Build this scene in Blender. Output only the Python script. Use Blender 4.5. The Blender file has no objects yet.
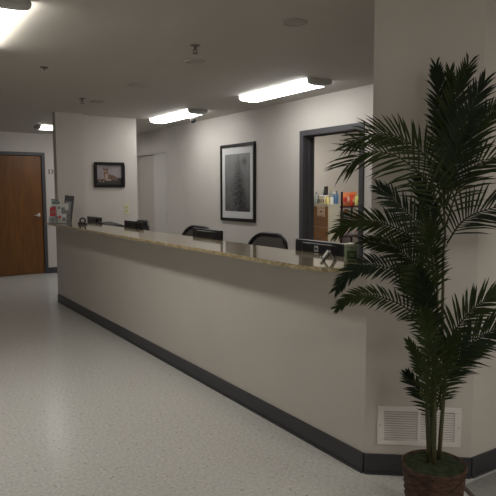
import bpy, math, random
from mathutils import Vector, Matrix, noise
random.seed(7)
PI = math.pi
scene = bpy.context.scene
COL = scene.collection

# ------------------------------------------------------------------ materials
def mat(name, col, rough=0.6, metal=0.0, spec=0.5, var=0.0, scale=20.0, bump=0.0, bscale=60.0, col2=None,
        emit=0.0, trans=0.0, coat=0.0, stretch=(1, 1, 1)):
    m = bpy.data.materials.new(name); m.use_nodes = True
    nt = m.node_tree; b = nt.nodes['Principled BSDF']
    b.inputs['Base Color'].default_value = (*col, 1)
    b.inputs['Roughness'].default_value = rough
    b.inputs['Metallic'].default_value = metal
    b.inputs['Specular IOR Level'].default_value = spec
    b.inputs['Transmission Weight'].default_value = trans
    b.inputs['Coat Weight'].default_value = coat
    tc = nt.nodes.new('ShaderNodeTexCoord'); mp = nt.nodes.new('ShaderNodeMapping')
    mp.inputs['Scale'].default_value = stretch
    nt.links.new(tc.outputs['Object'], mp.inputs['Vector'])
    if emit:
        b.inputs['Emission Color'].default_value = (*col, 1); b.inputs['Emission Strength'].default_value = emit
    if col2 is None and var: col2 = tuple(c * (1 - var) for c in col)
    if col2 is not None:
        n = nt.nodes.new('ShaderNodeTexNoise'); n.inputs['Scale'].default_value = scale; n.inputs['Detail'].default_value = 5
        r = nt.nodes.new('ShaderNodeValToRGB'); r.color_ramp.elements[0].position = .35; r.color_ramp.elements[1].position = .65
        r.color_ramp.elements[0].color = (*col2, 1); r.color_ramp.elements[1].color = (*col, 1)
        nt.links.new(mp.outputs[0], n.inputs['Vector']); nt.links.new(n.outputs['Fac'], r.inputs['Fac'])
        nt.links.new(r.outputs['Color'], b.inputs['Base Color'])
    if bump:
        n = nt.nodes.new('ShaderNodeTexNoise'); n.inputs['Scale'].default_value = bscale; n.inputs['Detail'].default_value = 3
        bp = nt.nodes.new('ShaderNodeBump'); bp.inputs['Strength'].default_value = bump; bp.inputs['Distance'].default_value = .004
        nt.links.new(mp.outputs[0], n.inputs['Vector']); nt.links.new(n.outputs['Fac'], bp.inputs['Height'])
        nt.links.new(bp.outputs[0], b.inputs['Normal'])
    return m

WALL = mat('greige_paint', (.60, .563, .52), .6, spec=.3, var=.03, scale=2.5, bump=.12, bscale=160)
CEIL = mat('ceiling_paint', (.50, .47, .43), .75, spec=.2, var=.03, scale=2, bump=.1, bscale=200)
BASE = mat('charcoal_vinyl', (.048, .048, .055), .42)
GREYMETAL = mat('blue_grey_metal', (.060, .057, .062), .45, spec=.5)
BLACKP = mat('black_plastic', (.012, .012, .014), .38)
DARKP = mat('dark_grey_plastic', (.03, .03, .034), .45)
MESHF = mat('black_mesh_fabric', (.12, .11, .105), .8, var=.3, scale=300)
FABR = mat('black_seat_fabric', (.02, .02, .022), .9, bump=.2, bscale=300)
CHROME = mat('brushed_steel', (.7, .68, .64), .28, metal=1)
WHITEP = mat('white_plastic', (.62, .61, .58), .4)
GREYP = mat('grey_plastic', (.50, .50, .49), .5)
RING = mat('trim_ring_grey', (.38, .36, .33), .6)
ALMOND = mat('almond_plastic', (.62, .60, .40), .4)
VENTW = mat('white_enamel', (.78, .75, .72), .45)
VENTD = mat('louver_shadow_grey', (.38, .36, .36), .6)
PAPERW = mat('white_paper', (.72, .72, .70), .7)
MATB = mat('mat_board', (.60, .60, .59), .8)
FRAMEB = mat('black_frame_wood', (.010, .008, .008), .5, spec=.25)
LENS = mat('lens_acrylic', (1, .995, .985), .4, emit=11.0)
LENSH = mat('hall_lens_acrylic', (1, .965, .89), .4, emit=21.0)
DESKM = mat('grey_laminate', (.35, .33, .30), .45)
CLOSETW = mat('white_door_paint', (.60, .57, .54), .45, spec=.35)
CLOSETT = mat('tan_door_paint', (.50, .46, .41), .5, spec=.35)
BEIGE = mat('beige_laminate', (.50, .47, .38), .5)
BROWNW = mat('brown_wood_laminate', (.24, .11, .032), .45, col2=(.17, .075, .022), scale=6, stretch=(1, 1, 8))
REDDARK = mat('dark_red_metal', (.035, .008, .010), .4)
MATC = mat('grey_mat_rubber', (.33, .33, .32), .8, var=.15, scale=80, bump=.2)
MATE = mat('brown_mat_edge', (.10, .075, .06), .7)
def plain(n, c, r=.5, **k): return mat(n, c, r, **k)
C_ORANGE = plain('orange_foil', (.75, .13, .03), .35, col2=(.65, .35, .15), scale=18)
C_RED = plain('red_print', (.55, .03, .045), .5)
C_PINK = plain('pink_foil', (.62, .30, .33), .4, col2=(.75, .6, .55), scale=25)
C_LIME = plain('lime_foil', (.5, .62, .12), .35, col2=(.75, .7, .4), scale=25)
C_YEL = plain('yellow_label', (.72, .6, .22), .45)
C_BLUE = plain('blue_plastic', (.08, .17, .30), .4)
C_GLASSG = plain('grey_green_plastic', (.32, .36, .33), .3)
C_TEAL = plain('teal_print', (.12, .22, .19), .5)
C_BLACK = plain('black_print', (.015, .015, .017), .4)
C_GREY = plain('grey_print', (.22, .23, .23), .5)
C_BROWNINK = plain('brown_ink', (.23, .10, .06), .8)
C_TANP = plain('tan_paper', (.62, .50, .36), .8)

DARKGL = mat('unlit_glass', (.30, .28, .26), .4)
CHROMED = mat('dull_bronze', (.16, .14, .12), .45, metal=.5)
def floor_mat():
    m = bpy.data.materials.new('speckled_vinyl_tile'); m.use_nodes = True; nt = m.node_tree; b = nt.nodes['Principled BSDF']
    N = nt.nodes.new; L = nt.links.new
    tc = N('ShaderNodeTexCoord')
    n1 = N('ShaderNodeTexNoise'); n1.inputs['Scale'].default_value = 55; n1.inputs['Detail'].default_value = 4
    r1 = N('ShaderNodeValToRGB'); r1.color_ramp.elements[0].position = .35; r1.color_ramp.elements[1].position = .68
    r1.color_ramp.elements[0].color = (.60, .60, .58, 1); r1.color_ramp.elements[1].color = (.77, .765, .74, 1)
    v = N('ShaderNodeTexVoronoi'); v.inputs['Scale'].default_value = 26; v.inputs['Randomness'].default_value = 1
    r2 = N('ShaderNodeValToRGB'); r2.color_ramp.elements[0].position = .09; r2.color_ramp.elements[1].position = .17
    r2.color_ramp.elements[0].color = (1, 1, 1, 1); r2.color_ramp.elements[1].color = (0, 0, 0, 1)
    n3 = N('ShaderNodeTexNoise'); n3.inputs['Scale'].default_value = 23
    r3 = N('ShaderNodeValToRGB'); r3.color_ramp.elements[0].position = .44; r3.color_ramp.elements[1].position = .52
    mul = N('ShaderNodeMath'); mul.operation = 'MULTIPLY'
    mul2 = N('ShaderNodeMath'); mul2.operation = 'MULTIPLY'; mul2.inputs[1].default_value = .75
    mx = N('ShaderNodeMixRGB'); mx.inputs['Color2'].default_value = (.13, .12, .10, 1)
    for n in (n1, v, n3): L(tc.outputs['Object'], n.inputs['Vector'])
    L(n1.outputs['Fac'], r1.inputs['Fac']); L(v.outputs['Distance'], r2.inputs['Fac']); L(n3.outputs['Fac'], r3.inputs['Fac'])
    L(r2.outputs['Color'], mul.inputs[0]); L(r3.outputs['Color'], mul.inputs[1]); L(mul.outputs[0], mul2.inputs[0])
    L(mul2.outputs[0], mx.inputs['Fac']); L(r1.outputs['Color'], mx.inputs['Color1']); L(mx.outputs[0], b.inputs['Base Color'])
    b.inputs['Roughness'].default_value = .23
    b.inputs['Specular IOR Level'].default_value = .45
    return m
FLOOR = floor_mat()

def granite_mat():
    m = bpy.data.materials.new('speckled_granite'); m.use_nodes = True; nt = m.node_tree; b = nt.nodes['Principled BSDF']
    N = nt.nodes.new; L = nt.links.new
    tc = N('ShaderNodeTexCoord'); n = N('ShaderNodeTexNoise'); n.inputs['Scale'].default_value = 38; n.inputs['Detail'].default_value = 6
    n.inputs['Roughness'].default_value = .75
    r = N('ShaderNodeValToRGB'); e = r.color_ramp.elements
    e[0].position = .36; e[0].color = (.17, .12, .06, 1); e[1].position = .66; e[1].color = (.62, .52, .34, 1)
    k = r.color_ramp.elements.new(.47); k.color = (.40, .31, .17, 1)
    L(tc.outputs['Object'], n.inputs['Vector']); L(n.outputs['Fac'], r.inputs['Fac']); L(r.outputs['Color'], b.inputs['Base Color'])
    b.inputs['Roughness'].default_value = .09; b.inputs['Specular IOR Level'].default_value = .8; b.inputs['Coat Weight'].default_value = .5
    return m
GRANITE = granite_mat()

def wood_mat():
    m = bpy.data.materials.new('cherry_door_veneer'); m.use_nodes = True; nt = m.node_tree; b = nt.nodes['Principled BSDF']
    N = nt.nodes.new; L = nt.links.new
    tc = N('ShaderNodeTexCoord'); mp = N('ShaderNodeMapping'); mp.inputs['Scale'].default_value = (5, 5, .6)
    n = N('ShaderNodeTexNoise'); n.inputs['Scale'].default_value = 3; n.inputs['Detail'].default_value = 6; n.inputs['Distortion'].default_value = .6
    r = N('ShaderNodeValToRGB'); e = r.color_ramp.elements
    e[0].position = .3; e[0].color = (.135, .048, .007, 1); e[1].position = .7; e[1].color = (.21, .082, .013, 1)
    L(tc.outputs['Object'], mp.inputs['Vector']); L(mp.outputs[0], n.inputs['Vector']); L(n.outputs['Fac'], r.inputs['Fac'])
    L(r.outputs['Color'], b.inputs['Base Color']); b.inputs['Roughness'].default_value = .42
    return m
WOOD = wood_mat()
LEAF = mat('palm_leaf', (.036, .052, .011), .6, col2=(.020, .033, .008), scale=9, spec=.22)
LEAFD = mat('palm_leaf_blue_green', (.018, .031, .013), .6, col2=(.010, .019, .008), scale=9, spec=.22)
RACH = mat('palm_rachis', (.028, .036, .010), .75, spec=.2)
STEM = mat('palm_stem', (.075, .060, .022), .6, col2=(.035, .040, .012), scale=12, stretch=(1, 1, .3))
BASKET = mat('wicker', (.12, .055, .028), .75, col2=(.018, .009, .006), scale=30, bump=.9, bscale=110, stretch=(1, 1, 3))
MOSS = mat('moss', (.035, .050, .016), .95, col2=(.012, .018, .006), scale=40, bump=.8, bscale=90)

# ------------------------------------------------------------------ mesh builder
class MB:
    def __init__(s): s.v = []; s.f = []; s.m = []; s.sm = []
    def add(s, vs, fs, mi=0, smooth=False):
        o = len(s.v); s.v += [tuple(v) for v in vs]
        for f in fs: s.f.append(tuple(i + o for i in f)); s.m.append(mi); s.sm.append(smooth)
        return s
    def box(s, x0, x1, y0, y1, z0, z1, mi=0):
        vs = [(x, y, z) for x in (x0, x1) for y in (y0, y1) for z in (z0, z1)]
        return s.add(vs, [(0, 1, 3, 2), (4, 6, 7, 5), (0, 4, 5, 1), (2, 3, 7, 6), (0, 2, 6, 4), (1, 5, 7, 3)], mi)
    def prism(s, poly, z0, z1, mi=0):          # counter-clockwise or not: normals fixed on build
        n = len(poly)
        vs = [(x, y, z0) for x, y in poly] + [(x, y, z1) for x, y in poly]
        fs = [tuple(range(n))[::-1], tuple(range(n, 2 * n))] + [(i, (i + 1) % n, n + (i + 1) % n, n + i) for i in range(n)]
        return s.add(vs, fs, mi)
    def extr(s, prof, axis, a, b, mi=0, smooth=False):   # profile in the two other axes, extruded along axis
        n = len(prof)
        def P(p, t):
            return (t, p[0], p[1]) if axis == 0 else ((p[0], t, p[1]) if axis == 1 else (p[0], p[1], t))
        vs = [P(p, a) for p in prof] + [P(p, b) for p in prof]
        s.add(vs, [(i, (i + 1) % n, n + (i + 1) % n, n + i) for i in range(n)], mi, smooth)
        return s.add(vs, [tuple(range(n))[::-1], tuple(range(n, 2 * n))], mi)
    def lathe(s, prof, seg=24, c=(0, 0, 0), mi=0, smooth=True, fn=None):
        vs = []; fs = []
        for j, (r, z) in enumerate(prof):
            for i in range(seg):
                a = 2 * PI * i / seg; rr = r + (fn(a, j) if fn else 0)
                vs.append((c[0] + rr * math.cos(a), c[1] + rr * math.sin(a), c[2] + z))
        for j in range(len(prof) - 1):
            for i in range(seg):
                fs.append((j * seg + i, j * seg + (i + 1) % seg, (j + 1) * seg + (i + 1) % seg, (j + 1) * seg + i))
        fs.append(tuple(range(seg))[::-1]); k = (len(prof) - 1) * seg; fs.append(tuple(range(k, k + seg)))
        return s.add(vs, fs, mi, smooth)
    def tube(s, pts, rad, seg=8, mi=0, closed=False):
        pts = [Vector(p) for p in pts]; n = len(pts)
        if not hasattr(rad, '__len__'): rad = [rad] * n
        vs = []; fs = []; up = Vector((0, 0, 1)); prev = None
        for k, p in enumerate(pts):
            if closed: t = pts[(k + 1) % n] - pts[k - 1]
            else: t = pts[min(k + 1, n - 1)] - pts[max(k - 1, 0)]
            t.normalize()
            if prev is None:
                a = up.cross(t)
                if a.length < .05: a = Vector((1, 0, 0)).cross(t)
            else: a = prev - t * prev.dot(t)
            a.normalize(); prev = a; b = t.cross(a)
            for i in range(seg):
                w = 2 * PI * i / seg; vs.append(p + (a * math.cos(w) + b * math.sin(w)) * rad[k])
        m = n if closed else n - 1
        for k in range(m):
            for i in range(seg):
                k2 = (k + 1) % n
                fs.append((k * seg + i, k * seg + (i + 1) % seg, k2 * seg + (i + 1) % seg, k2 * seg + i))
        if not closed: fs.append(tuple(range(seg))[::-1]); fs.append(tuple(range((n - 1) * seg, n * seg)))
        return s.add(vs, fs, mi, True)
    def build(s, name, mats, parent=None, loc=None, bevel=0, rot=None, fix=True):
        me = bpy.data.meshes.new(name); me.from_pydata(s.v, [], s.f)
        if not isinstance(mats, (list, tuple)): mats = [mats]
        for m in mats: me.materials.append(m)
        for p, mi, sm in zip(me.polygons, s.m, s.sm): p.material_index = mi; p.use_smooth = sm
        if fix:
            import bmesh
            bm = bmesh.new(); bm.from_mesh(me); bmesh.ops.remove_doubles(bm, verts=bm.verts, dist=1e-6)
            bmesh.ops.recalc_face_normals(bm, faces=bm.faces); bm.to_mesh(me); bm.free()
        o = bpy.data.objects.new(name, me); COL.objects.link(o)
        if parent is not None: o.parent = parent
        if loc is not None: o.location = loc
        if rot is not None: o.rotation_euler = rot
        if bevel:
            md = o.modifiers.new('Bevel', 'BEVEL'); md.width = bevel; md.segments = 2; md.limit_method = 'ANGLE'; md.angle_limit = .7
        return o

def tag(o, label, cat, group=None):
    o['label'] = label; o['category'] = cat
    if group: o['group'] = group
    return o
def thing(name, label, cat, loc, rz=0, group=None, rx=0, ry=0):
    o = bpy.data.objects.new(name, None); o.empty_display_size = .05; COL.objects.link(o)
    o.location = loc; o.rotation_euler = (rx, ry, rz); return tag(o, label, cat, group)
def struct(o, label=None):
    o['kind'] = 'structure'
    if label: o['label'] = label
    return o
def dup(root, loc, rz=None, label=None):
    r = root.copy(); COL.objects.link(r); r.location = loc
    if rz is not None: r.rotation_euler = (0, 0, rz)
    if label: r['label'] = label
    for ch in list(root.children):
        c = ch.copy(); COL.objects.link(c); c.parent = r
        for g in list(ch.children):
            d = g.copy(); COL.objects.link(d); d.parent = c
    return r

# ------------------------------------------------------------------ the setting
ZC = 2.43
struct(MB().box(-1.4, 7.1, -2.6, 10.75, -.1, 0).build('floor', FLOOR), 'pale speckled vinyl floor')
struct(MB().box(-1.4, 7.1, -2.6, 10.75, ZC, ZC + .1).build('ceiling', CEIL), 'plain greige painted ceiling')
XF, YN, YF = 2.066, 2.117, 7.66     # counter front plane, its near and far ends
XB = 4.07                            # back wall of the staff area
w = MB().box(-1.4, 1.61, 10.62, 10.74, 0, ZC).box(2.61, 4.2, 10.62, 10.74, 0, ZC).box(1.61, 2.61, 10.62, 10.74, 2.055, ZC).box(1.61, 2.61, 10.72, 10.74, 0, 2.055)
struct(w.build('wall_far', WALL), 'far wall with the wooden door')
w = MB().box(XB, 4.2, 1.91, 4.29, 0, ZC).box(XB, 4.2, 5.18, 8.7, 0, ZC).box(XB, 4.2, 4.29, 5.18, 2.035, ZC)
w.box(XB, 4.2, 8.7, 9.95, 2.075, ZC).box(XB, 4.2, 9.95, 10.62, 0, ZC).box(4.18, 4.2, 8.7, 9.95, 0, 2.075)
struct(w.build('wall_back', WALL), 'long back wall of the staff area')
struct(MB().box(-1.4, -1.3, -2.6, 10.62, 0, ZC).build('wall_left', WALL))
struct(MB().box(-1.3, 4.6, -2.6, -2.5, 0, ZC).build('wall_behind', WALL))
struct(MB().box(4.5, 4.6, -2.5, 1.91, 0, ZC).build('wall_entrance', WALL))
struct(MB().prism([(XF, YN), (2.475, 1.79), (2.52, 1.91), (2.17, 2.19)], 0, 1.029).prism([(XF + .011, YN - .0088), (2.475, 1.79), (2.52, 1.91), (2.18, 2.182)], 1.029, ZC).build('wall_corner', WALL), 'angled wall behind the palm')
struct(MB().prism([(2.475, 1.79), (4.5, 1.79), (4.5, 1.91), (2.52, 1.91)], 0, ZC).build('wall_right', WALL))
struct(MB().prism([(XF, YN), (2.17, 2.19), (2.19, 2.22), (2.19, YF), (XF, YF)], 0, 1.029).build('wall_counter', WALL), 'long half wall under the countertop')
struct(MB().box(XF, 2.42, YF, 7.80, 0, ZC).build('wall_column', WALL), 'column at the far end of the counter')
struct(MB().box(2.3, 3.2, 7.80, 7.92, 0, ZC).build('wall_recess', WALL), 'short wall with the animal picture')
# storage room beyond the open doorway
struct(MB().box(4.2, 7.0, 6.85, 6.95, 0, ZC).build('wall_storage_far', WALL))
struct(MB().box(4.2, 7.0, 2.9, 3.0, 0, ZC).build('wall_storage_near', WALL))
struct(MB().box(7.0, 7.1, 2.9, 6.95, 0, ZC).build('wall_storage_side', WALL))

def baseboard(name, pts, side=1, h=.103, t=.012):
    # pts: wall-foot polyline; strip on its left (side=1) or right
    P = [Vector(p) for p in pts]; off = []
    for i, p in enumerate(P):
        ds = []
        if i > 0: ds.append((P[i] - P[i - 1]).normalized())
        if i < len(P) - 1: ds.append((P[i + 1] - P[i]).normalized())
        ns = [Vector((-d.y, d.x)) * side for d in ds]
        n = sum(ns, Vector((0, 0))).normalized(); off.append(p + n * (t / max(.3, n.dot(ns[0]))))
    m = MB()
    for i in range(len(P) - 1):
        m.prism([P[i], P[i + 1], off[i + 1], off[i]], 0, h)
        # coved toe
        m.prism([off[i], off[i + 1], off[i + 1] + (off[i + 1] - P[i + 1]) * .6, off[i] + (off[i] - P[i]) * .6], 0, .012)
    return struct(m.build(name, BASE))
baseboard('baseboard_counter', [(XF, YF + .12), (XF, YN)], -1)
baseboard('baseboard_corner', [(XF, YN), (2.475, 1.79)], -1)
baseboard('baseboard_right', [(2.475, 1.79), (4.5, 1.79)], -1)
baseboard('baseboard_far', [(2.66, 10.62), (4.07, 10.62)], -1)
baseboard('baseboard_left', [(-1.3, -2.5), (-1.3, 10.62)], -1)
baseboard('baseboard_far', [(-1.3, 10.62), (1.56, 10.62)], -1)

# wooden door in the far wall
d = MB()
d.box(1.56, 1.62, 10.60, 10.70, 0, 2.105).box(2.603, 2.66, 10.60, 10.70, 0, 2.105).box(1.62, 2.603, 10.60, 10.70, 2.048, 2.105)
door1 = struct(d.build('door_1', GREYMETAL, bevel=.004), 'reddish brown wooden door in a blue grey metal frame')
MB().box(1.626, 2.597, 10.635, 10.68, .012, 2.042).build('door_leaf', WOOD, door1)
h = MB(); h.lathe([(.034, 0), (.034, .012), (.02, .02)], 20)
for i in range(len(h.v)): x, y, z = h.v[i]; h.v[i] = (2.535 + x, 10.635 - z, 1.03 + y)
h.tube([(2.535, 10.62, 1.03), (2.535, 10.575, 1.03), (2.52, 10.565, 1.03), (2.43, 10.565, 1.028)], [.012, .012, .013, .010], 10)
h.build('door_handle', CHROME, door1)
# open doorway with grey metal frame in the back wall
d = MB()
d.box(XB - .015, 4.215, 4.235, 4.297, 0, 2.085).box(XB - .015, 4.215, 5.172, 5.238, 0, 2.085).box(XB - .015, 4.215, 4.297, 5.172, 2.03, 2.085)
d.box(4.13, 4.155, 4.297, 4.312, 0, 2.03).box(4.13, 4.155, 5.157, 5.172, 0, 2.03).box(4.13, 4.155, 4.312, 5.157, 2.015, 2.03)
door2 = struct(d.build('door_2', GREYMETAL, bevel=.003), 'open doorway with a blue grey metal frame')
# sliding closet doors far along the back wall
d = MB(); d.box(4.072, 4.17, 8.702, 9.948, 2.05, 2.073).box(4.072, 4.17, 8.702, 9.948, 0, .01)
door3 = struct(d.build('door_3', CLOSETW), 'pale sliding closet doors')
MB().box(4.085, 4.115, 8.705, 9.24, .012, 2.048).build('sliding_panel', CLOSETW, door3, bevel=.003)
MB().box(4.125, 4.155, 9.20, 9.945, .012, 2.048).build('sliding_panel', CLOSETT, door3, bevel=.003)
MB().box(4.082, 4.086, 8.74, 8.77, .95, 1.10).build('finger_pull', CHROME, door3)

# ------------------------------------------------------------------ countertop
n = []
poly = [(XF + .0, YN - .012), (2.02, 2.118), (1.95, 2.17), (1.89, 2.25), (1.86, 2.34), (1.85, 2.44), (1.85, 7.43), (1.858, 7.50), (1.885, 7.57), (1.93, 7.625), (1.99, 7.655), (2.04, YF)]
poly += [(2.30, YF), (2.30, 2.20), (2.18, 2.19), (XF + .011, YN - .007)]
poly[0] = (XF, YN - .004)
top = MB().prism(poly, 1.029, 1.053).build('countertop', GRANITE, bevel=.005)
tag(top, 'long speckled tan granite countertop capping the reception half wall', 'countertop')

# ------------------------------------------------------------------ ceiling fixtures
def prof(k, dz=0):
    P = [(-.128, 0), (-.131, -.018), (-.127, -.034), (-.112, -.048), (-.07, -.055), (0, -.057)]
    P = P + [(-x, z) for x, z in P[-2::-1]]
    return [(x * k, z * k) for x, z in P]
def make_light(label, lens=None):
    t = thing('ceiling_light', label, 'ceiling light', (3.49, 4.80, ZC))
    MB().box(-.10, .10, -.57, .57, -.014, 0).build('base_pan', WHITEP, t)
    MB().extr([(x, z - .012 if z == 0 else z) for x, z in prof(.97)], 1, -.575, .575, smooth=True).build('lens', lens or LENS, t)
    for s in (-1, 1):
        c = MB(); rings = [(0, 1.03), (.018, 1.03), (.034, .98), (.046, .86), (.052, .7)]
        for (a, ka), (b, kb) in zip(rings, rings[1:]):
            A = [(x * ka, s * (.57 + a), z * ka) for x, z in prof(1)]; B = [(x * kb, s * (.57 + b), z * kb) for x, z in prof(1)]
            nn = len(A); c.add(A + B, [(i, i + 1, nn + i + 1, nn + i) for i in range(nn - 1)], 0, True)
        k = rings[-1]; c.add([(x * k[1], s * (.57 + k[0]), z * k[1]) for x, z in prof(1)], [tuple(range(11))])
        k = rings[0]; c.add([(x * k[1], s * (.57 + k[0]), z * k[1]) for x, z in prof(1)], [tuple(range(11))])
        c.build('end_cap', GREYP, t)
    return t
G = 'wraparound ceiling lights'
L2 = make_light('lit wraparound ceiling light above the desk chairs, nearest the open doorway'); L2['group'] = G
dup(L2, (3.49, 7.12, ZC), None, 'lit wraparound ceiling light beside the small dome camera')
L1 = make_light('large bright ceiling light cut off at the upper left corner', LENSH); L1.location = (.66, 3.91, ZC); L1['group'] = G
dup(L2, (2.85, 9.37, ZC), PI / 2, 'distant ceiling light by the wooden door, half hidden by the column')
dup(L1, (5.35, 5.7, ZC), None, 'added unseen ceiling light brightening the storage room beyond the open doorway')  # unseen fixture, placed and brightened to lift the storage room
dup(L1, (.645, -.9, ZC), None, 'added fill light out of view, on the hall ceiling behind the viewer')  # added lamp out of view, brightens the near hall and the palm
dup(L1, (2.9, -.9, ZC), None, 'added fill light out of view behind the viewer, nearer the entrance side')  # second added lamp out of view, fills the angled wall and right side

def make_down(label):
    t = thing('recessed_downlight', label, 'downlight', (2.2, 4.16, ZC), 0, 'row of unlit recessed downlights over the counter')
    MB().lathe([(.078, 0), (.078, -.005), (.070, -.009), (.058, -.006), (.055, -.001)], 32).build('trim_ring', RING, t)
    MB().lathe([(.056, -.002), (.05, -.004), (.02, -.006)], 28).build('dark_lens', DARKGL, t)
    return t

dl = make_down('unlit round downlight over the counter, directly behind the near sprinkler')
dup(dl, (2.205, 2.90, ZC), None, 'unlit round downlight nearest the viewer, the largest of its row')
dup(dl, (2.225, 5.37, ZC), None, 'unlit round downlight between the two sprinklers, above the small picture')
dup(dl, (2.235, 6.56, ZC), None, 'farthest unlit round downlight, just right of the far sprinkler')
def make_sprinkler(label):
    t = thing('fire_sprinkler', label, 'sprinkler', (1.965, 3.71, ZC), 0, 'ceiling sprinklers')
    MB().lathe([(.034, 0), (.034, -.004), (.014, -.010)], 20).build('escutcheon', CHROMED, t)
    b = MB().lathe([(.010, -.009), (.010, -.03), (.006, -.034)], 12)
    b.tube([(-.012, 0, -.03), (-.016, 0, -.042), (0, 0, -.056)], .003, 6).tube([(.012, 0, -.03), (.016, 0, -.042), (0, 0, -.056)], .003, 6)
    b.build('sprinkler_body', CHROMED, t)
    dd = MB()
    for k in range(12):
        a = k * PI / 6; ca, sa = math.cos(a), math.sin(a)
        dd.add([(0, 0, -.056), (.026 * ca - .004 * sa, .026 * sa + .004 * ca, -.056), (.026 * ca + .004 * sa, .026 * sa - .004 * ca, -.056), (0, 0, -.058)], [(0, 1, 2), (3, 2, 1)])
    dd.lathe([(.012, -.0585), (.012, -.0555)], 12).build('deflector', CHROMED, t)
    return t

sp = make_sprinkler('small pendant sprinkler on the ceiling, the nearer one left of centre')
dup(sp, (2.027, 6.43, ZC), None, 'small pendant sprinkler on the ceiling in front of the column')
t = thing('ceiling_cover_plate', 'small round dark cover plate alone on the left ceiling', 'cover plate', (1.274, 5.0, ZC))
MB().lathe([(.032, 0), (.032, -.005), (.02, -.009)], 20).build('plate', CHROMED, t)
MB().lathe([(.008, -.008), (.008, -.02)], 10).build('stem', CHROMED, t)
t = thing('security_camera', 'small white dome camera with black ball on the ceiling near the back wall', 'camera', (3.665, 7.0, ZC))
MB().lathe([(.055, 0), (.055, -.04), (.050, -.055), (.03, -.06)], 24).build('housing', WHITEP, t)
MB().lathe([(.034, -.058), (.038, -.072), (.034, -.092), (.02, -.105), (.004, -.11)], 20).build('dome', BLACKP, t)

# ------------------------------------------------------------------ air return vent on the angled wall
A = Vector((XF, YN)); B = Vector((2.475, 1.79)); dv = (B - A).normalized()
ang = math.atan2(dv.y, dv.x)
c = A + dv * (.266 * 1.0)
t = thing('air_return_vent', 'white louvered air vent low on the angled wall behind the palm', 'vent', (c.x, c.y, .155), ang)
W2, H2 = .204, .202
f = MB(); y0, y1 = -.010, 0
f.box(-W2, W2, y0, y1, 0, .026).box(-W2, W2, y0, y1, H2 - .026, H2).box(-W2, -W2 + .032, y0, y1, .026, H2 - .026).box(W2 - .032, W2, y0, y1, .026, H2 - .026).box(-.009, .009, y0, y1, .026, H2 - .026)
f.build('frame', VENTW, t, bevel=.003)
for x0, x1 in ((-W2 + .032, -.009), (.009, W2 - .032)):
    s_ = MB(); s_.box(x0, x1, -.0015, 0, .026, H2 - .026, 1)
    for k in range(12):
        z = .029 + k * .0122
        s_.add([(x0, -.0085, z), (x1, -.0085, z), (x1, -.002, z + .0065), (x0, -.002, z + .0065)], [(0, 1, 2, 3)], 0)
    s_.build('louver_panel', [VENTW, VENTD], t, fix=False)
for x in (-W2 + .012, W2 - .012):
    m = MB().lathe([(.005, 0), (.004, .002)], 12); m.build('screw', GREYP, t, loc=(x, -.010, H2 / 2), rot=(PI / 2, 0, 0))
STEMS=[
 [(-0.018,0.014,0.292),(-0.014,0.034,0.486),(-0.001,0.045,0.658),(0.021,0.055,0.873)],
 [(-0.024,-0.019,0.280),(-0.007,-0.001,0.539),(0.025,0.024,0.835),(0.056,0.060,1.110)],
 [(0.034,0.003,0.279),(0.069,0.017,0.496),(0.077,0.018,0.652),(0.067,0.032,0.828),(0.080,0.044,1.001),(0.088,0.056,1.152),(0.092,0.051,1.239),(0.112,0.084,1.433)],
 [(0.021,0.025,0.292),(0.026,0.047,0.518),(0.042,0.045,0.695),(0.068,0.043,0.826)],
]
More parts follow.
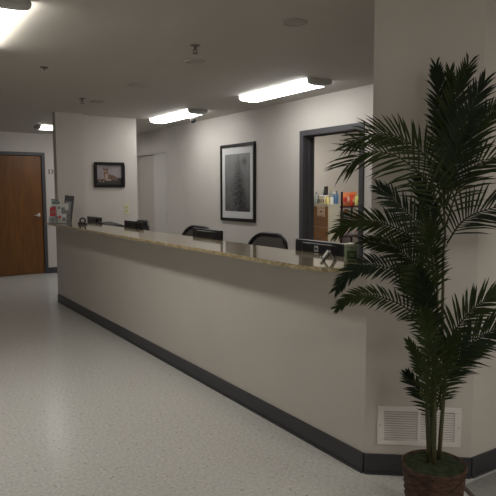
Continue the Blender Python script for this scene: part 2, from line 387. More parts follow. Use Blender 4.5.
FRONDS=[
 ([(0.110,0.073,1.325),(0.129,0.105,1.608),(0.147,0.143,1.829),(0.165,0.185,1.984)],0.090,0.0135),
 ([(0.094,0.062,1.347),(0.119,0.075,1.606),(0.159,0.072,1.799),(0.198,0.041,1.963)],0.120,0.0135),
 ([(0.134,0.101,1.389),(0.174,0.136,1.611),(0.220,0.151,1.791),(0.249,0.176,1.965)],0.100,0.0135),
 ([(0.078,0.039,1.369),(0.109,0.020,1.581),(0.135,-0.014,1.746),(0.181,-0.053,1.880)],0.120,0.0135),
 ([(0.131,0.076,1.368),(0.214,0.069,1.565),(0.315,0.058,1.722),(0.480,0.015,1.861)],0.130,0.0125),
 ([(0.082,0.039,1.284),(0.124,0.007,1.454),(0.173,-0.062,1.550),(0.290,-0.179,1.596)],0.140,0.0190),
 ([(0.122,0.063,1.202),(0.199,0.048,1.293),(0.285,0.010,1.340),(0.428,-0.079,1.371),(0.564,-0.184,1.322)],0.170,0.0190),
 ([(0.105,0.082,1.368),(0.093,0.133,1.543),(0.015,0.220,1.654),(-0.095,0.294,1.681),(-0.198,0.342,1.628)],0.130,0.0170),
 ([(0.063,0.039,1.284),(0.001,0.063,1.454),(-0.130,0.112,1.566),(-0.248,0.167,1.590),(-0.341,0.197,1.536)],0.170,0.0210),
 ([(0.043,0.044,1.113),(-0.031,0.061,1.257),(-0.134,0.091,1.359),(-0.225,0.135,1.442)],0.100,0.0125),
 ([(0.050,0.059,1.067),(-0.034,0.106,1.220),(-0.153,0.167,1.290),(-0.266,0.218,1.304),(-0.353,0.245,1.259)],0.095,0.0125),
 ([(0.058,0.071,0.910),(0.032,0.131,1.073),(-0.048,0.206,1.178),(-0.165,0.273,1.210)],0.100,0.0125),
 ([(0.015,0.033,0.856),(-0.077,0.079,1.053),(-0.227,0.148,1.121),(-0.319,0.181,1.099),(-0.393,0.196,1.028)],0.072,0.0140),
 ([(0.019,0.044,0.766),(-0.061,0.088,0.908),(-0.180,0.150,0.980),(-0.287,0.195,0.988),(-0.360,0.225,0.944)],0.068,0.0140),
 ([(0.032,0.016,0.593),(0.061,-0.006,0.771),(0.116,-0.051,0.899),(0.197,-0.106,0.976),(0.288,-0.162,1.002)],0.120,0.0125),
 ([(0.004,-0.008,0.539),(0.031,-0.043,0.697),(0.097,-0.098,0.799),(0.181,-0.169,0.861),(0.287,-0.236,0.873)],0.120,0.0125),
 ([(0.058,0.045,0.467),(0.118,0.044,0.593),(0.200,0.026,0.684),(0.298,-0.020,0.739)],0.090,0.0125),
 ([(-0.007,0.001,0.450),(-0.037,0.012,0.585),(-0.078,0.029,0.710),(-0.117,0.052,0.797)],0.065,0.0125),
 ([(0.031,0.020,0.413),(0.004,0.062,0.518),(-0.033,0.093,0.584),(-0.056,0.113,0.632)],0.070,0.0125),
 ([(0.017,0.033,0.965),(-0.057,-0.008,1.138),(-0.144,-0.056,1.268),(-0.262,-0.124,1.370)],0.100,0.0110),
 ([(0.004,0.022,0.795),(-0.090,-0.004,0.982),(-0.173,-0.031,1.116),(-0.277,-0.076,1.186)],0.110,0.0110),
 ([(0.019,0.037,0.701),(-0.047,0.003,0.870),(-0.102,-0.019,0.998),(-0.158,-0.043,1.096)],0.085,0.0110),
 ([(-0.007,-0.001,0.539),(-0.063,-0.026,0.730),(-0.118,-0.047,0.868),(-0.159,-0.059,0.957)],0.090,0.0110),
 ([(0.064,0.048,0.736),(0.080,0.139,0.897),(0.076,0.214,1.001),(0.075,0.257,1.065)],0.120,0.0110),
 ([(0.053,0.064,1.132),(0.068,0.107,1.281),(0.079,0.148,1.389),(0.085,0.202,1.478)],0.100,0.0125),
 ([(0.033,0.003,0.486),(0.004,-0.021,0.631),(-0.013,-0.056,0.750),(0.001,-0.091,0.840)],0.090,0.0125),
]

# ------------------------------------------------------------------ potted palm
PX, PY = 2.01, 1.635
palm = thing('potted_palm', 'tall artificial palm with feathery dark green fronds in a brown wicker basket', 'potted palm', (PX, PY, 0))
pr = []
NR = 18
for j in range(NR):
    z = .26 * j / (NR - 1); pr.append((.106 + .024 * (z / .26) ** .8, z))
pr += [(.137, .262), (.138, .276), (.132, .281), (.126, .276), (.125, .262)]
bk = MB(); bk.lathe(pr, 96, fn=lambda a, j: (.0046 * math.sin(22 * a + PI * (j % 2)) if j < NR else .0015 * math.sin(40 * a + j)))
bk.build('basket', BASKET, palm).scale = (1, 1, .925)
ms = MB(); vs = []; fs = []; R_, S_ = 12, 40
for j in range(R_ + 1):
    r = .1255 * j / R_
    for i in range(S_):
        a = 2 * PI * i / S_; x, y = r * math.cos(a), r * math.sin(a)
        vs.append((x, y, .266 + .012 * (1 - (r / .132) ** 2) + .010 * noise.noise(Vector((x * 30, y * 30, 1)))))
for j in range(R_):
    for i in range(S_): fs.append((j * S_ + i, j * S_ + (i + 1) % S_, (j + 1) * S_ + (i + 1) % S_, (j + 1) * S_ + i))
ms.add(vs, fs, 0, True)
for k in range(260):                       # moss tufts
    a = random.uniform(0, 2 * PI); r = .118 * math.sqrt(random.random()); x, y = r * math.cos(a), r * math.sin(a)
    z = .269 + .01 * (1 - (r / .132) ** 2); dx, dy = random.uniform(-.014, .014), random.uniform(-.014, .014)
    ms.add([(x - .002, y, z - .01), (x + .002, y + .001, z - .01), (x + dx, y + dy, z + random.uniform(.002, .012))], [(0, 1, 2)])
ms.build('moss', MOSS, palm, loc=(0, 0, -.015), fix=False)

def catmull(P, n):
    P = [Vector(p) for p in P]; P = [P[0] * 2 - P[1]] + P + [P[-1] * 2 - P[-2]]; out = []
    segs = len(P) - 3
    for k in range(n + 1):
        u = k / n * segs; i = min(int(u), segs - 1); t = u - i
        a, b, c, d = P[i:i + 4]
        out.append(.5 * ((2 * b) + (c - a) * t + (2 * a - 5 * b + 4 * c - d) * t * t + (3 * b - a - 3 * c + d) * t ** 3))
    return out
for pts in STEMS:
    C_ = catmull(pts, 14); C_[0].z -= .05
    m = MB(); m.tube(C_, [.0095 - .0045 * (k / 14) for k in range(15)], 8)
    m.build('stem', STEM, palm)
TOCAM = Vector((-.775, -.63, 0)).normalized()
def frond(pts, L, idx, step):
    rnd = random.Random(idx * 13 + 5)
    n = 60; C_ = catmull(pts, n)
    length = sum((C_[i + 1] - C_[i]).length for i in range(n))
    m = MB(); m.tube(C_[::3], [.0042 * (1 - .75 * k / 20) for k in range(21)], 6, mi=1)
    cnt = int(length * .9 / step)
    for q in range(cnt):
        u = .10 + .90 * q / max(1, cnt - 1); fi = min(u * n, n - .001); i = int(fi); fr = fi - i
        p = C_[i].lerp(C_[i + 1], fr); T = (C_[min(i + 2, n)] - C_[max(i - 1, 0)]).normalized()
        up = Vector((0, 0, 1)); N_ = (up * .42 + TOCAM * .75); N_ = (N_ - T * N_.dot(T)).normalized(); S = T.cross(N_).normalized()
        pf = (.60 + .40 * math.sin(PI * min(1, u * 1.02) ** .8)) * (1 if u < .8 else 1 - .9 * (u - .8))
        ll = L * 1.25 * pf * rnd.uniform(.88, 1.1)
        al = math.radians((56 - 38 * u if idx < 5 else (60 - 40 * u if idx < 17 else 48 - 32 * u)) + rnd.uniform(-5, 5))
        for sd in (-1, 1):
            D = (T * math.cos(al) + S * sd * math.sin(al) + N_ * rnd.uniform(.05, .35)).normalized()
            w = .0050 * (.75 + .35 * math.sin(PI * u)) * rnd.uniform(.85, 1.1)
            Wd = D.cross(N_).normalized() * w
            dr = Vector((0, 0, -1)) * ll * rnd.uniform(.10, .22)
            a0 = p; a1 = p + D * ll * .3 + dr * .06; a2 = p + D * ll * .68 + dr * .42; a3 = p + D * ll + dr
            cre = N_ * (-w * .35)
            m.add([a0 - Wd * .45, a0 + Wd * .45, a1 - Wd, a1 + cre, a1 + Wd, a2 - Wd * .8, a2 + cre * .8, a2 + Wd * .8, a3],
                  [(0, 3, 2), (0, 1, 3), (1, 4, 3), (2, 3, 6, 5), (3, 4, 7, 6), (5, 6, 8), (6, 7, 8)], 0)
    m.build('frond', [LEAF if idx % 3 else LEAFD, RACH], palm, fix=False)
for i, (pts, L, sp_) in enumerate(FRONDS): frond(pts, L, i, sp_)

# ------------------------------------------------------------------ floor mat by the right wall
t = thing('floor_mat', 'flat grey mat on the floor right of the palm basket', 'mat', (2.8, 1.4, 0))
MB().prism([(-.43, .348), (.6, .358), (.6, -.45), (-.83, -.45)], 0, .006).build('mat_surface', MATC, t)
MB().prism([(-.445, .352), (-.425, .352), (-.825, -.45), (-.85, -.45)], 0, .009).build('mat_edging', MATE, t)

# ------------------------------------------------------------------ pictures
def frame_part(t, w, h, b, d, parent_rot=None):
    # in local XZ, facing -Y
    m = MB()
    m.box(-w / 2, w / 2, -d, 0, 0, b).box(-w / 2, w / 2, -d, 0, h - b, h).box(-w / 2, -w / 2 + b, -d, 0, b, h - b).box(w / 2 - b, w / 2, -d, 0, b, h - b)
    return m.build('frame', FRAMEB, t, bevel=.004)
t = thing('framed_picture', 'tall black framed black and white photograph with white mat on the back wall', 'picture', (XB, 6.547, 1.04), -PI / 2)
frame_part(t, .84, 1.00, .040, .022)
MB().box(-.39, .39, -.010, -.002, .04, .96).build('mat_board', MATB, t)
def bw_print():
    m = bpy.data.materials.new('black_and_white_photo'); m.use_nodes = True; nt = m.node_tree; b = nt.nodes['Principled BSDF']
    N = nt.nodes.new; L = nt.links.new
    tc = N('ShaderNodeTexCoord'); sep = N('ShaderNodeSeparateXYZ'); L(tc.outputs['Generated'], sep.inputs[0])
    X, Z = sep.outputs[0], sep.outputs[2]
    def M(op, a, b_=None, c=None):
        n = N('ShaderNodeMath'); n.operation = op
        for i, v in enumerate((a, b_, c)):
            if v is None: continue
            if isinstance(v, (int, float)): n.inputs[i].default_value = v
            else: L(v, n.inputs[i])
        return n.outputs[0]
    # conifer-like dark mass, widening downwards
    half = M('MULTIPLY_ADD', Z, -.50, .54)
    dist = M('ABSOLUTE', M('SUBTRACT', X, .55))
    inside = M('SMOOTHSTEP' if False else 'SUBTRACT', half, dist)
    inside = M('MULTIPLY', inside, 3.5); cl = N('ShaderNodeClamp'); L(inside, cl.inputs[0]); inside = cl.outputs[0]
    mp = N('ShaderNodeMapping'); mp.inputs['Scale'].default_value = (6, 1, 15); mp.inputs['Rotation'].default_value = (0, .5, 0)
    L(tc.outputs['Generated'], mp.inputs[0])
    n1 = N('ShaderNodeTexNoise'); n1.inputs['Scale'].default_value = 1.6; n1.inputs['Detail'].default_value = 8; n1.inputs['Roughness'].default_value = .8
    L(mp.outputs[0], n1.inputs['Vector'])
    n2 = N('ShaderNodeTexNoise'); n2.inputs['Scale'].default_value = 4; n2.inputs['Detail'].default_value = 3; L(tc.outputs['Generated'], n2.inputs['Vector'])
    r = N('ShaderNodeValToRGB'); r.color_ramp.elements[0].position = .44; r.color_ramp.elements[1].position = .58
    r.color_ramp.elements[0].color = (.008, .008, .008, 1); r.color_ramp.elements[1].color = (.24, .24, .24, 1)
    L(n1.outputs['Fac'], r.inputs['Fac'])
    sky = M('MULTIPLY_ADD', Z, .15, M('MULTIPLY', n2.outputs['Fac'], .16))
    sk = N('ShaderNodeCombineColor'); L(sky, sk.inputs[0]); L(sky, sk.inputs[1]); L(sky, sk.inputs[2])
    # grey round shape top right
    d2 = M('SQRT', M('ADD', M('POWER', M('SUBTRACT', X, .78), 2), M('POWER', M('MULTIPLY', M('SUBTRACT', Z, .86), 1.9), 2)))
    ring = M('MULTIPLY', M('SUBTRACT', .15, d2), 8); c2 = N('ShaderNodeClamp'); L(ring, c2.inputs[0])
    mx0 = N('ShaderNodeMixRGB'); L(M('MULTIPLY', c2.outputs[0], .75), mx0.inputs[0]); L(sk.outputs[0], mx0.inputs[1]); mx0.inputs[2].default_value = (.04, .04, .04, 1)
    mx = N('ShaderNodeMixRGB'); L(inside, mx.inputs[0]); L(mx0.outputs[0], mx.inputs[1]); L(r.outputs[0], mx.inputs[2])
    lr = N('ShaderNodeMapRange'); lr.inputs['From Min'].default_value = .30; lr.inputs['From Max'].default_value = .62; lr.inputs['To Min'].default_value = 1.0; lr.inputs['To Max'].default_value = .28
    L(X, lr.inputs['Value']); dk = N('ShaderNodeCombineColor')
    for q in range(3): L(lr.outputs[0], dk.inputs[q])
    mul = N('ShaderNodeMixRGB'); mul.blend_type = 'MULTIPLY'; L(inside, mul.inputs[0]); L(mx.outputs[0], mul.inputs[1]); L(dk.outputs[0], mul.inputs[2])
    L(mul.outputs[0], b.inputs['Base Color']); b.inputs['Roughness'].default_value = .4
    return m
MB().box(-.305, .305, -.0115, -.0102, .13, .87).build('photo_print', bw_print(), t)

t = thing('framed_picture', 'small black framed colour photo of a resting brown animal on the short wall', 'picture', (2.80, 7.80, 1.487), 0)
frame_part(t, .42, .338, .036, .028)
MB().box(-.175, .175, -.006, -.002, .034, .304).build('photo_background', plain('photo_grey', (.34, .30, .31), .4, var=.2, scale=5), t)
def flat(poly, y): return MB().add([(x, y, z) for x, z in poly], [tuple(range(len(poly)))])
flat([(-.174, .035), (.174, .035), (.174, .125), (.09, .135), (.0, .10), (-.08, .115), (-.174, .105)], -.0065).build('photo_ground', plain('photo_dark', (.035, .035, .03), .4), t)
an = MB()
def blob(cx, cz, rx, rz, mi=0, y=-.0070, rot=0):
    pts = []
    for k in range(18):
        a = 2 * PI * k / 18; x, z = rx * math.cos(a), rz * math.sin(a)
        pts.append((cx + x * math.cos(rot) - z * math.sin(rot), y, cz + x * math.sin(rot) + z * math.cos(rot)))
    an.add(pts, [tuple(range(18))], mi)
blob(.02, .135, .085, .036, 0, -.0070, -.15); blob(-.045, .17, .035, .055, 0, -.0072, .1)       # body, chest
blob(-.05, .228, .030, .026, 0, -.0075); blob(-.078, .25, .011, .016, 0, -.0074, .4); blob(-.022, .25, .011, .016, 0, -.0074, -.4)   # head, ears
blob(-.055, .216, .014, .010, 1, -.0078); blob(-.04, .15, .02, .04, 1, -.0076)                  # muzzle, pale chest
blob(-.085, .105, .05, .010, 0, -.0077, .15); blob(-.02, .100, .05, .010, 1, -.0077, -.05); blob(.085, .115, .03, .022, 0, -.0073)
blob(-.135, .085, .012, .008, 1, -.0079); blob(-.085, .078, .012, .008, 1, -.0079)
an.build('photo_animal', [plain('photo_brown', (.20, .11, .075), .4, var=.4, scale=30), plain('photo_cream', (.42, .31, .26), .4)], t, fix=False)

# room number 13 beside the wooden door
t = thing('room_number', 'small dark room number 13 on the wall right of the wooden door', 'room number', (2.757, 10.62, 1.745))
for ch, x, mt in (('1', -.030, plain('digit_dark', (.05, .03, .025), .5)), ('3', .022, plain('digit_brown', (.13, .10, .08), .5))):
    cu = bpy.data.curves.new('digit', 'FONT'); cu.body = ch; cu.size = .105; cu.extrude = .002; cu.align_x = 'CENTER'; cu.offset = .004 if ch == '1' else 0.002
    tmp = bpy.data.objects.new('tmp', cu); COL.objects.link(tmp)
    bpy.context.view_layer.update()
    me = bpy.data.meshes.new_from_object(tmp.evaluated_get(bpy.context.evaluated_depsgraph_get())); bpy.data.objects.remove(tmp)
    me.materials.clear(); me.materials.append(mt)
    o = bpy.data.objects.new('digit', me); COL.objects.link(o); o.parent = t; o.location = (x, -.002, 0); o.rotation_euler = (PI / 2, 0, 0)
# light switch
t = thing('light_switch', 'pale yellow double switch plate on the short wall right of the small picture', 'switch', (3.035, 7.80, 1.12))
MB().box(-.037, .037, -.006, 0, 0, .14).build('cover_plate', ALMOND, t, bevel=.002)
for z in (.045, .095): MB().box(-.013, .013, -.011, -.006, z - .014, z + .014).build('rocker', plain('yellowish_plastic', (.5, .46, .2), .4), t, bevel=.002)

# ------------------------------------------------------------------ staff side: desk, chairs, monitors
t = thing('work_desk', 'long grey work desk hidden behind the reception counter', 'desk', (2.46, 5.1, 0))
MB().box(-.26, .26, -2.5, 2.5, .72, .75).build('desk_top', DESKM, t, bevel=.003)
for y in (-2.46, -.8, .8, 2.46): MB().box(-.25, .25, y - .015, y + .015, 0, .72).build('side_panel', DESKM, t)

def rrect(w0, w1, h, r0, r1, n=6):      # rounded outline in (y, z): bottom width w0, top width w1, height h
    pts = []
    for cx, cz, r, a0 in ((w0 / 2 - r0, r0, r0, -90), (w1 / 2 - r1, h - r1, r1, 0), (-w1 / 2 + r1, h - r1, r1, 90), (-w0 / 2 + r0, r0, r0, 180)):
        for k in range(n + 1):
            a = math.radians(a0 + 90 * k / n); pts.append((cx + r * math.cos(a), cz + r * math.sin(a)))
    return pts
def curve_back(y, z):                    # slightly dished and reclined back
    return .25 + .14 * (z - .15) - .09 * (y / .28) ** 2 * .5
def make_chair(label, loc, rz):
    t = thing('office_chair', label, 'office chair', loc, rz, 'office chairs behind the counter')
    out = rrect(.50, .57, .50, .08, .17)
    fr = MB(); fr.tube([(curve_back(y, z), y, .56 + z) for y, z in out], .019, 8, closed=True); fr.build('back_frame', BLACKP, t)
    p = MB(); gy, gz = 14, 14; vs = []
    def halfw(z):
        ws = [abs(y) for y, zz in out if abs(zz - z) < .05]; 
        best = 0
        for (y0, z0), (y1, z1) in zip(out, out[1:] + out[:1]):
            if (z0 - z) * (z1 - z) <= 0 and z0 != z1: best = max(best, abs(y0 + (y1 - y0) * (z - z0) / (z1 - z0)))
        return best
    for j in range(gz + 1):
        z = .004 + .492 * j / gz; hw = halfw(z)
        for i in range(gy + 1):
            y = -hw + 2 * hw * i / gy; vs.append((curve_back(y, z), y, .56 + z))
    k = len(vs); vs2 = [(x + .006, y, z) for x, y, z in vs]
    fs = [(j * (gy + 1) + i, j * (gy + 1) + i + 1, (j + 1) * (gy + 1) + i + 1, (j + 1) * (gy + 1) + i) for j in range(gz) for i in range(gy)]
    p.add(vs, fs, 0, True); p.add(vs2, [f[::-1] for f in fs], 0, True); p.build('mesh_back', MESHF, t, fix=False)
    MB().tube([(.10, 0, .43), (.24, 0, .45), (.285, 0, .56), (.30, 0, .74)], [.022, .024, .02, .012], 8).build('back_support', BLACKP, t)
    s = MB().prism([(x - .02, y) for y, x in [(yy, zz - .24) for yy, zz in rrect(.44, .46, .47, .09, .07)]], .43, .50)
    s.build('seat', FABR, t, bevel=.02)
    for sd in (-1, 1):
        a = MB(); a.tube([(.08, sd * .2, .43), (.08, sd * .27, .44), (.06, sd * .285, .52), (.04, sd * .285, .655)], .013, 8)
        a.box(-.12, .12, sd * .285 - .03, sd * .285 + .03, .65, .675); a.build('armrest', BLACKP, t)
    MB().lathe([(.045, .11), (.03, .13), (.026, .28), (.016, .285), (.016, .41), (.07, .415), (.07, .43)], 16).build('gas_lift', DARKP, t)
    for k in range(5):
        a = 2 * PI * k / 5 + .3; ca, sa = math.cos(a), math.sin(a)
        l = MB().tube([(0, 0, .11), (.15 * ca, .15 * sa, .095), (.28 * ca, .28 * sa, .075)], [.024, .019, .013], 8).build('base_leg', BLACKP, t)
        c = MB().lathe([(.026, -.018), (.028, -.012), (.028, .012), (.026, .018)], 14)
        c.build('caster', DARKP, l, loc=(.28 * ca, .28 * sa, .0285), rot=(PI / 2, 0, a + .8))
    return t
ch = make_chair('black mesh office chair with an arched back between the large picture and the open doorway', (2.62, 4.14, 0), 0)
dup(ch, (2.62, 5.42, 0), .05, 'black office chair overlapping the middle monitor, left of the large picture')
dup(ch, (2.62, 6.93, 0), -.04, 'farthest black office chair, beside the light switch')

def make_monitor(label, loc, rz, w=.50, h=.30):
    t = thing('computer_monitor', label, 'monitor', loc, rz, 'black monitors seen from behind over the counter')
    # back faces -X
    MB().box(-.012, .012, -w / 2, w / 2, .06, .06 + h).build('screen_case', BLACKP, t, bevel=.006)
    MB().prism([(-.012, -w * .36), (-.012, w * .36), (-.032, w * .28), (-.032, -w * .28)], .09, .045 + h).build('rear_shell', BLACKP, t, bevel=.006)
    MB().box(.012, .0135, -w / 2 + .015, w / 2 - .015, .085, .045 + h).build('screen', plain('screen_glass', (.02, .02, .025), .15), t)
    e = MB(); e.box(-.0345, -.032, -.020, .020, .292, .332, 0); e.box(-.036, -.0345, -.012, .012, .306, .318, 1)
    e.build('square_emblem', [plain('emblem_grey', (.34, .34, .35), .4), plain('emblem_dark', (.03, .03, .035), .3)], t)
    MB().box(-.045, -.012, -.04, .04, 0.0, .2).build('stand_neck', DARKP, t, bevel=.004)
    MB().box(-.11, .11, -.13, .13, 0, .012).build('stand_base', DARKP, t, bevel=.004)
    return t
mo = make_monitor('nearest black monitor with a square emblem, in front of the doorway', (2.45, 2.94, .75), 0)
dup(mo, (2.45, 4.44, .75), 0, 'black monitor overlapping an office chair, left of the large picture')
dup(mo, (2.45, 6.10, .75), 0, 'black monitor below the light switch on the short wall')
for q in [x for x in COL.objects if x.name.startswith('square_emblem') and x.parent is not mo]: bpy.data.objects.remove(q)
m4 = dup(mo, (2.46, 7.44, .75), 0, 'farthest black monitor, below the small animal picture')
for q in [x for x in m4.children if x.name.startswith('square_emblem')]: bpy.data.objects.remove(q)
m4.scale = (1, 1.05, 1)
t = thing('desktop_printer', 'low black desktop device right of the farthest monitor', 'printer', (2.46, 6.86, .75))
pp = MB(); pp.extr([(-.21, 0), (.21, 0), (.21, .305), (-.21, .285)], 0, -.10, .10); pp.build('printer_body', BLACKP, t, bevel=.01)
pp = MB(); pp.extr([(-.20, .288), (.20, .308), (.20, .314), (-.20, .294)], 0, -.095, .08); pp.build('printer_lid', BLACKP, t, bevel=.003)
MB().box(-.16, -.10, -.14, .14, .05, .06).build('paper_tray', DARKP, t)

# ------------------------------------------------------------------ things on the countertop
ZT = 1.053
CLEAR = mat('clear_acrylic', (.9, .92, .92), .05, trans=.92)
hx, hy = 1.965, 7.22; hr = -.35
t = thing('brochure_holder', 'clear acrylic brochure holder at the far end of the counter', 'brochure holder', (hx, hy, ZT), hr)
b = MB(); b.box(-.125, .125, -.06, .06, 0, .004)
b.box(-.125, .125, -.060, -.057, .004, .055).box(-.125, .125, -.016, -.013, .004, .09).box(-.125, .125, .030, .033, .004, .16)
b.build('tiers', CLEAR, t)
for x in (-.125, 0.0, .122): MB().box(x, x + .003, -.06, .05, .004, .075).build('divider', CLEAR, t)
Rz = Matrix.Rotation(hr, 3, 'Z')
def leaflet(name, label, x, y, z, w, h, mats, art, tilt=.16, roll=0):
    P = Vector((hx, hy, ZT)) + Rz @ Vector((x, y, z))
    t = thing(name, label, 'brochure', P, hr, 'brochures in the counter holder', rx=0)
    t.rotation_euler = (-tilt, roll, hr)
    MB().box(-w / 2, w / 2, 0, .006, 0, h).build('pages', PAPERW if mats[0] is not C_BLACK else C_BLACK, t)
    m = MB()
    for (x0, x1, z0, z1, mi) in art: m.box(x0 * w - w / 2, x1 * w - w / 2, -.0008 - .0003 * mi, 0, z0 * h, z1 * h, mi)
    m.build('cover_print', mats, t)
leaflet('brochure', 'tall black brochure with a pale figure, rightmost in the counter holder', .075, .040, .006, .11, .33, [C_BLACK, C_GREY, PAPERW],
        [(0, 1, 0, 1, 0), (.1, .75, .30, .78, 1), (.0, .5, .45, .70, 2), (.15, .6, .1, .3, 1)], roll=.12)
leaflet('brochure', 'white and teal brochure at the back left of the counter holder', -.05, .038, .006, .115, .29, [C_TEAL, C_GREY, C_BLACK],
        [(.1, .9, .78, .9, 0), (.1, .5, .55, .7, 1), (.4, .8, .92, .98, 2), (.05, .4, .93, .99, 1)])
leaflet('brochure', 'small red brochure at the front left of the counter holder', -.082, -.008, .006, .065, .19, [C_RED, C_GREY, PAPERW],
        [(0, 1, .42, 1, 0), (.15, .85, .66, .74, 1), (.1, .7, .12, .3, 1)])
leaflet('brochure', 'white brochure with grey print, in the middle of the counter holder', .012, -.006, .006, .09, .22, [PAPERW, C_GREY, C_RED],
        [(0, 1, 0, 1, 0), (.55, 1, .2, .85, 1), (.05, .45, .2, .35, 2), (.1, .4, .75, .9, 1)])
leaflet('brochure', 'pale leaflet with small red patches, lowest at the front of the counter holder', .03, -.050, .006, .09, .11, [PAPERW, C_RED, C_GREY],
        [(0, 1, 0, 1, 0), (.05, .35, .5, .8, 1), (.5, .9, .2, .6, 2)])
t = thing('tape_dispenser', 'tiny black tape dispenser on the counter right of the brochures', 'tape dispenser', (2.09, 6.74, ZT), -.4)
MB().extr([(-.05, 0), (.05, 0), (.055, .012), (.03, .02), (.0, .018), (-.045, .03), (-.055, .02)], 1, -.012, .012).build('dispenser_base', BLACKP, t, bevel=.002)
rg = MB().tube([(.030 * math.cos(a), 0, .045 + .030 * math.sin(a)) for a in [2 * PI * k / 20 for k in range(20)]], .009, 8, closed=True); rg.build('tape_roll', BLACKP, t)
MB().lathe([(.014, -.008), (.014, .008)], 16).build('hub', WHITEP, t, loc=(0, 0, .045), rot=(PI / 2, 0, 0))
# card stand
t = thing('card_stand', 'small black card stand holding a white card, in front of the nearest monitor', 'card stand', (2.115, 2.46, ZT), -.57)
def slab(x0, z0, x1, z1, th, y0, y1):
    d_ = Vector((x1 - x0, z1 - z0)).normalized(); n_ = Vector((-d_.y, d_.x)) * th
    return [(x0, z0), (x1, z1), (x1 + n_.x, z1 + n_.y), (x0 + n_.x, z0 + n_.y)]
m = MB(); m.extr(slab(-.030, 0, .004, .050, .004, 0, 0), 1, -.04, .04); m.extr(slab(.032, 0, .002, .050, -.004, 0, 0), 1, -.04, .04)
m.extr(slab(-.046, .022, -.026, .0, -.003, 0, 0), 1, -.04, .04); m.build('easel', BLACKP, t)
MB().extr(slab(-.032, .006, -.002, .050, .008, 0, 0), 1, -.030, .030).build('card', PAPERW, t)
# jar candle
t = thing('jar_candle', 'pale green jar with a dark green label at the near end of the counter', 'jar', (2.174, 2.351, ZT), -.57)
MB().lathe([(.034, 0), (.038, .004), (.038, .084), (.036, .088), (.033, .088), (.033, .066), (.004, .066)], 32).build('glass_jar', plain('pale_green_glass', (.30, .36, .24), .15, trans=.25), t)
lm = MB(); vs = []; 
for k in range(9):
    a = -PI / 2 + (-.75 + 1.5 * k / 8) - .1; vs += [(.0388 * math.cos(a), .0388 * math.sin(a), .018), (.0388 * math.cos(a), .0388 * math.sin(a), .062)]
lm.add(vs, [(2 * k, 2 * k + 2, 2 * k + 3, 2 * k + 1) for k in range(8)], 0, True)
vs = []
for k in range(5):
    a = -PI / 2 + (-.3 + .6 * k / 4) - .1; vs += [(.0392 * math.cos(a), .0392 * math.sin(a), .030), (.0392 * math.cos(a), .0392 * math.sin(a), .050)]
lm.add(vs, [(2 * k, 2 * k + 2, 2 * k + 3, 2 * k + 1) for k in range(4)], 1, True)
lm.build('jar_label', [plain('dark_green_label', (.035, .075, .03), .5), plain('mid_green_print', (.14, .22, .08), .5)], t, fix=False)
MB().lathe([(.0395, .086), (.0395, .096), (.036, .098)], 28).build('lid', plain('pale_lid', (.42, .45, .36), .3), t)

# ------------------------------------------------------------------ storage room seen through the doorway
t = thing('drawer_cabinet', 'beige cabinet with brown wooden drawers beyond the open doorway', 'cabinet', (5.5, 6.44, 0))
MB().box(.012, .225, 0, .33, 0, 1.225).box(-.004, .228, -.004, .334, 1.225, 1.245).build('body', BEIGE, t, bevel=.002)
for k in range(4):
    dr_ = MB().box(-.002, .012, .006, .324, .02 + k * .30, .31 + k * .30).build('drawer', BROWNW, t, bevel=.002)
    MB().tube([(-.002, .10, .17 + k * .30), (-.018, .11, .17 + k * .30), (-.018, .22, .17 + k * .30), (-.002, .23, .17 + k * .30)], .004, 6).build('drawer_pull', CHROMED, dr_)
t = thing('notice_sheet', 'small tan notice with brown markings stuck on the cabinet drawer', 'notice', (5.4965, 6.585, 1.065))
t.location.x = 5.4965
MB().box(-.0012, 0, -.085, .085, 0, .155).build('paper', C_TANP, t)
ink = MB()
for (y, z) in ((-.05, .12), (.0, .125), (.05, .12), (-.055, .07), (.055, .07), (-.05, .025), (.0, .022), (.05, .025)):
    ink.tube([(-.0016, y + .017 * math.cos(a), z + .012 * math.sin(a)) for a in [2 * PI * k / 12 for k in range(12)]], .0032, 4, closed=True)
ink.box(-.002, -.0012, -.02, .02, .055, .09)
ink.build('markings', C_BROWNINK, t)
t = thing('storage_rack', 'dark red metal storage rack of snacks right of the beige cabinet', 'rack', (5.76, 6.44, 0))
for x in (0, .50):
    for y in (0, .33): MB().box(x, x + .022, y, y + .022, 0, 1.50 if x == 0 and y > 0 else 1.42).build('post', REDDARK, t)
for z in (.18, .52, .76, .975, 1.19): MB().box(.0, .522, .0, .352, z, z + .018).build('shelf', REDDARK, t)
def bottle(name, label, x, y, z, r, h, m, capm, neck=.45):
    t = thing(name, label, 'bottle', (x, y, z), 0, 'bottles and tubs on the beige cabinet')
    hb = h * .72
    MB().lathe([(r * .92, 0), (r, .006), (r, hb * .85), (r * .8, hb * .97), (r * neck, hb * 1.05), (r * neck, h * .86)], 18).build('bottle_body', m, t)
    MB().lathe([(r * (neck + .1), h * .84), (r * (neck + .1), h * .98), (r * neck, h)], 14).build('cap', capm, t)
ZK = 1.245
bottle('spray_bottle', 'clear grey bottle at the left end of the beige cabinet top', 5.53, 6.735, ZK, .026, .17, C_GLASSG, C_GREY)
bottle('plastic_bottle', 'tall black bottle standing out above the others on the cabinet', 5.60, 6.62, ZK, .022, .25, C_BLACK, C_BLACK, .7)
bottle('plastic_bottle', 'yellow bottle between the white tubs and the white box on the cabinet', 5.54, 6.50, ZK, .026, .13, C_YEL, PAPERW, .6)
bottle('plastic_bottle', 'blue bottle at the right front of the cabinet top', 5.645, 6.475, ZK, .027, .17, C_BLUE, PAPERW)
bottle('plastic_bottle', 'blue bottle at the right end of the cabinet top, by the rack', 5.703, 6.485, ZK, .024, .19, C_BLUE, C_GREY)
bottle('plastic_bottle', 'grey green bottle behind the blue bottles', 5.69, 6.60, ZK, .024, .23, C_GLASSG, C_YEL, .5)
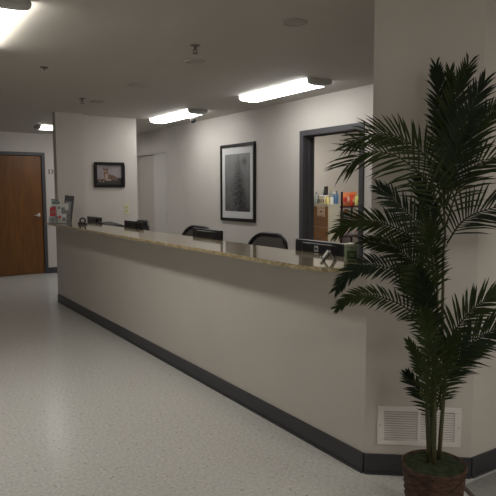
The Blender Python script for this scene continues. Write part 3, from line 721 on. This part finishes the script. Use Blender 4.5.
bottle('plastic_bottle', 'pale bottle rising behind the rack end of the cabinet', 5.665, 6.72, ZK, .024, .24, C_GREY, PAPERW, .5)
tubs = [(5.545, 6.655, 'white tub with a black stripe, leftmost of three on the cabinet'), (5.535, 6.60, 'white tub with a black stripe, middle of three on the cabinet'), (5.532, 6.548, 'white tub with a black stripe, rightmost of three on the cabinet')]
first = None
for x, y, lb in tubs:
    if first is None:
        t = thing('plastic_tub', lb, 'tub', (x, y, ZK), 0, 'three white tubs on the beige cabinet')
        MB().lathe([(.022, 0), (.025, .005), (.025, .10), (.022, .105)], 18).build('tub_body', plain('cream_plastic', (.68, .62, .45), .4), t)
        MB().lathe([(.0262, .10), (.0262, .120), (.02, .124)], 18).build('lid', PAPERW, t)
        MB().box(-.027, -.0245, -.007, .007, .02, .07).build('black_stripe', C_BLACK, t)
        first = t
    else: dup(first, (x, y, ZK), None, lb)
t = tag(MB().box(-.028, .028, -.022, .022, 0, .10).build('small_carton', PAPERW, None, (5.598, 6.485, ZK), .002), 'small white carton between the yellow and blue bottles', 'carton')
t = tag(MB().box(-.03, .03, -.03, .03, 0, .13).build('small_carton', plain('grey_carton', (.42, .43, .45), .6), None, (5.55, 6.775 - .045, ZK), .002), 'grey carton at the back left corner of the cabinet top', 'carton')
t.location = (5.60, 6.73, ZK)

def snack(label, x, z, w, h, m, accent, tilt=0, y=6.50, d=.05):
    t = thing('snack_bag', label, 'snack bag', (x, y, z), 0, 'snack bags on the storage rack'); t.rotation_euler = (0, tilt, 0)
    nx, nz = 10, 10; vs = []; fs = []
    for s in (-1, 1):
        for j in range(nz + 1):
            for i in range(nx + 1):
                u, v = i / nx, j / nz
                th = d * .5 * (math.sin(PI * u) ** .5) * (math.sin(PI * v) ** .5 if 0 < v < 1 else 0)
                vs.append(((u - .5) * w * (1 - .06 * math.sin(PI * v)), s * th + .003 * math.sin(9 * u + 7 * v), v * h))
    k = (nx + 1) * (nz + 1)
    for s in (0, 1):
        for j in range(nz):
            for i in range(nx):
                a = s * k + j * (nx + 1) + i; q = (a, a + 1, a + nx + 2, a + nx + 1); fs.append(q if s == 0 else q[::-1])
    MB().add(vs, fs, 0, True).build('bag', m, t, fix=False)
    e = MB(); pts = [(w * .26 * math.cos(2 * PI * q / 16), -d * .5 - .003, h * .52 + h * .2 * math.sin(2 * PI * q / 16)) for q in range(16)]
    e.add(pts, [tuple(range(16))]); e.build('printed_patch', accent, t, fix=False)
CREAMP = plain('cream_print', (.72, .6, .45), .4)
zs = 1.208
snack('orange snack bag at the left of the top rack shelf', 5.86, zs, .13, .18, C_ORANGE, C_RED)
snack('orange and cream snack bag, second on the top rack shelf', 5.955, zs, .12, .20, C_ORANGE, CREAMP, .06, 6.56)
snack('red orange snack bag leaning at the middle of the top rack shelf', 6.04, zs, .11, .17, plain('red_foil', (.6, .07, .04), .4), C_ORANGE, -.05, 6.52)
snack('lime green and orange snack bag at the right of the top rack shelf', 6.13, zs, .13, .15, C_LIME, C_ORANGE, 0, 6.50)
snack('orange snack bag behind the lime green bag', 6.13, zs, .15, .21, C_ORANGE, CREAMP, 0, 6.60)
zs = .993
snack('dark snack bag at the left of the second rack shelf', 5.86, zs, .13, .13, plain('dark_foil', (.03, .04, .045), .4), C_GREY)
snack('orange snack bag standing on the second rack shelf', 5.98, zs, .09, .17, C_ORANGE, C_YEL, 0, 6.60)
snack('pink snack bag at the middle of the second rack shelf', 5.98, zs, .12, .10, C_PINK, CREAMP, 0, 6.49)
snack('pink snack bag at the right of the second rack shelf', 6.11, zs, .13, .13, C_PINK, C_RED, 0, 6.51)
zs = .778
snack('white snack bag at the left of the third rack shelf', 5.90, zs, .15, .13, plain('white_foil', (.62, .60, .60), .4), C_PINK)
snack('white and pink snack bag at the right of the third rack shelf', 6.08, zs, .16, .12, plain('white_foil', (.62, .60, .60), .4), C_PINK, 0, 6.52)

# ------------------------------------------------------------------ world, camera, colour management
w = bpy.data.worlds.new('world'); scene.world = w; w.use_nodes = True
w.node_tree.nodes['Background'].inputs[0].default_value = (.5, .5, .5, 1); w.node_tree.nodes['Background'].inputs[1].default_value = .02
cam = bpy.data.cameras.new('camera'); co = bpy.data.objects.new('camera', cam); COL.objects.link(co)
r = Vector((0.84022186, -0.54223576, -0.00275811)); u = Vector((0.05398783, 0.07859351, 0.99544381)); F = Vector((0.53954846, 0.83654255, -0.09531011))
co.matrix_world = Matrix(((r.x, u.x, -F.x, 0), (r.y, u.y, -F.y, 0), (r.z, u.z, -F.z, 1.43), (0, 0, 0, 1)))
cam.sensor_width = 36; cam.lens = 592.25 / 496 * 36; cam.clip_start = .05; cam.clip_end = 60
scene.camera = co
vs_ = scene.view_settings; vs_.view_transform = 'Standard'; vs_.look = 'None'; vs_.gamma = 1; vs_.use_curve_mapping = False
vs_.exposure = 0.08
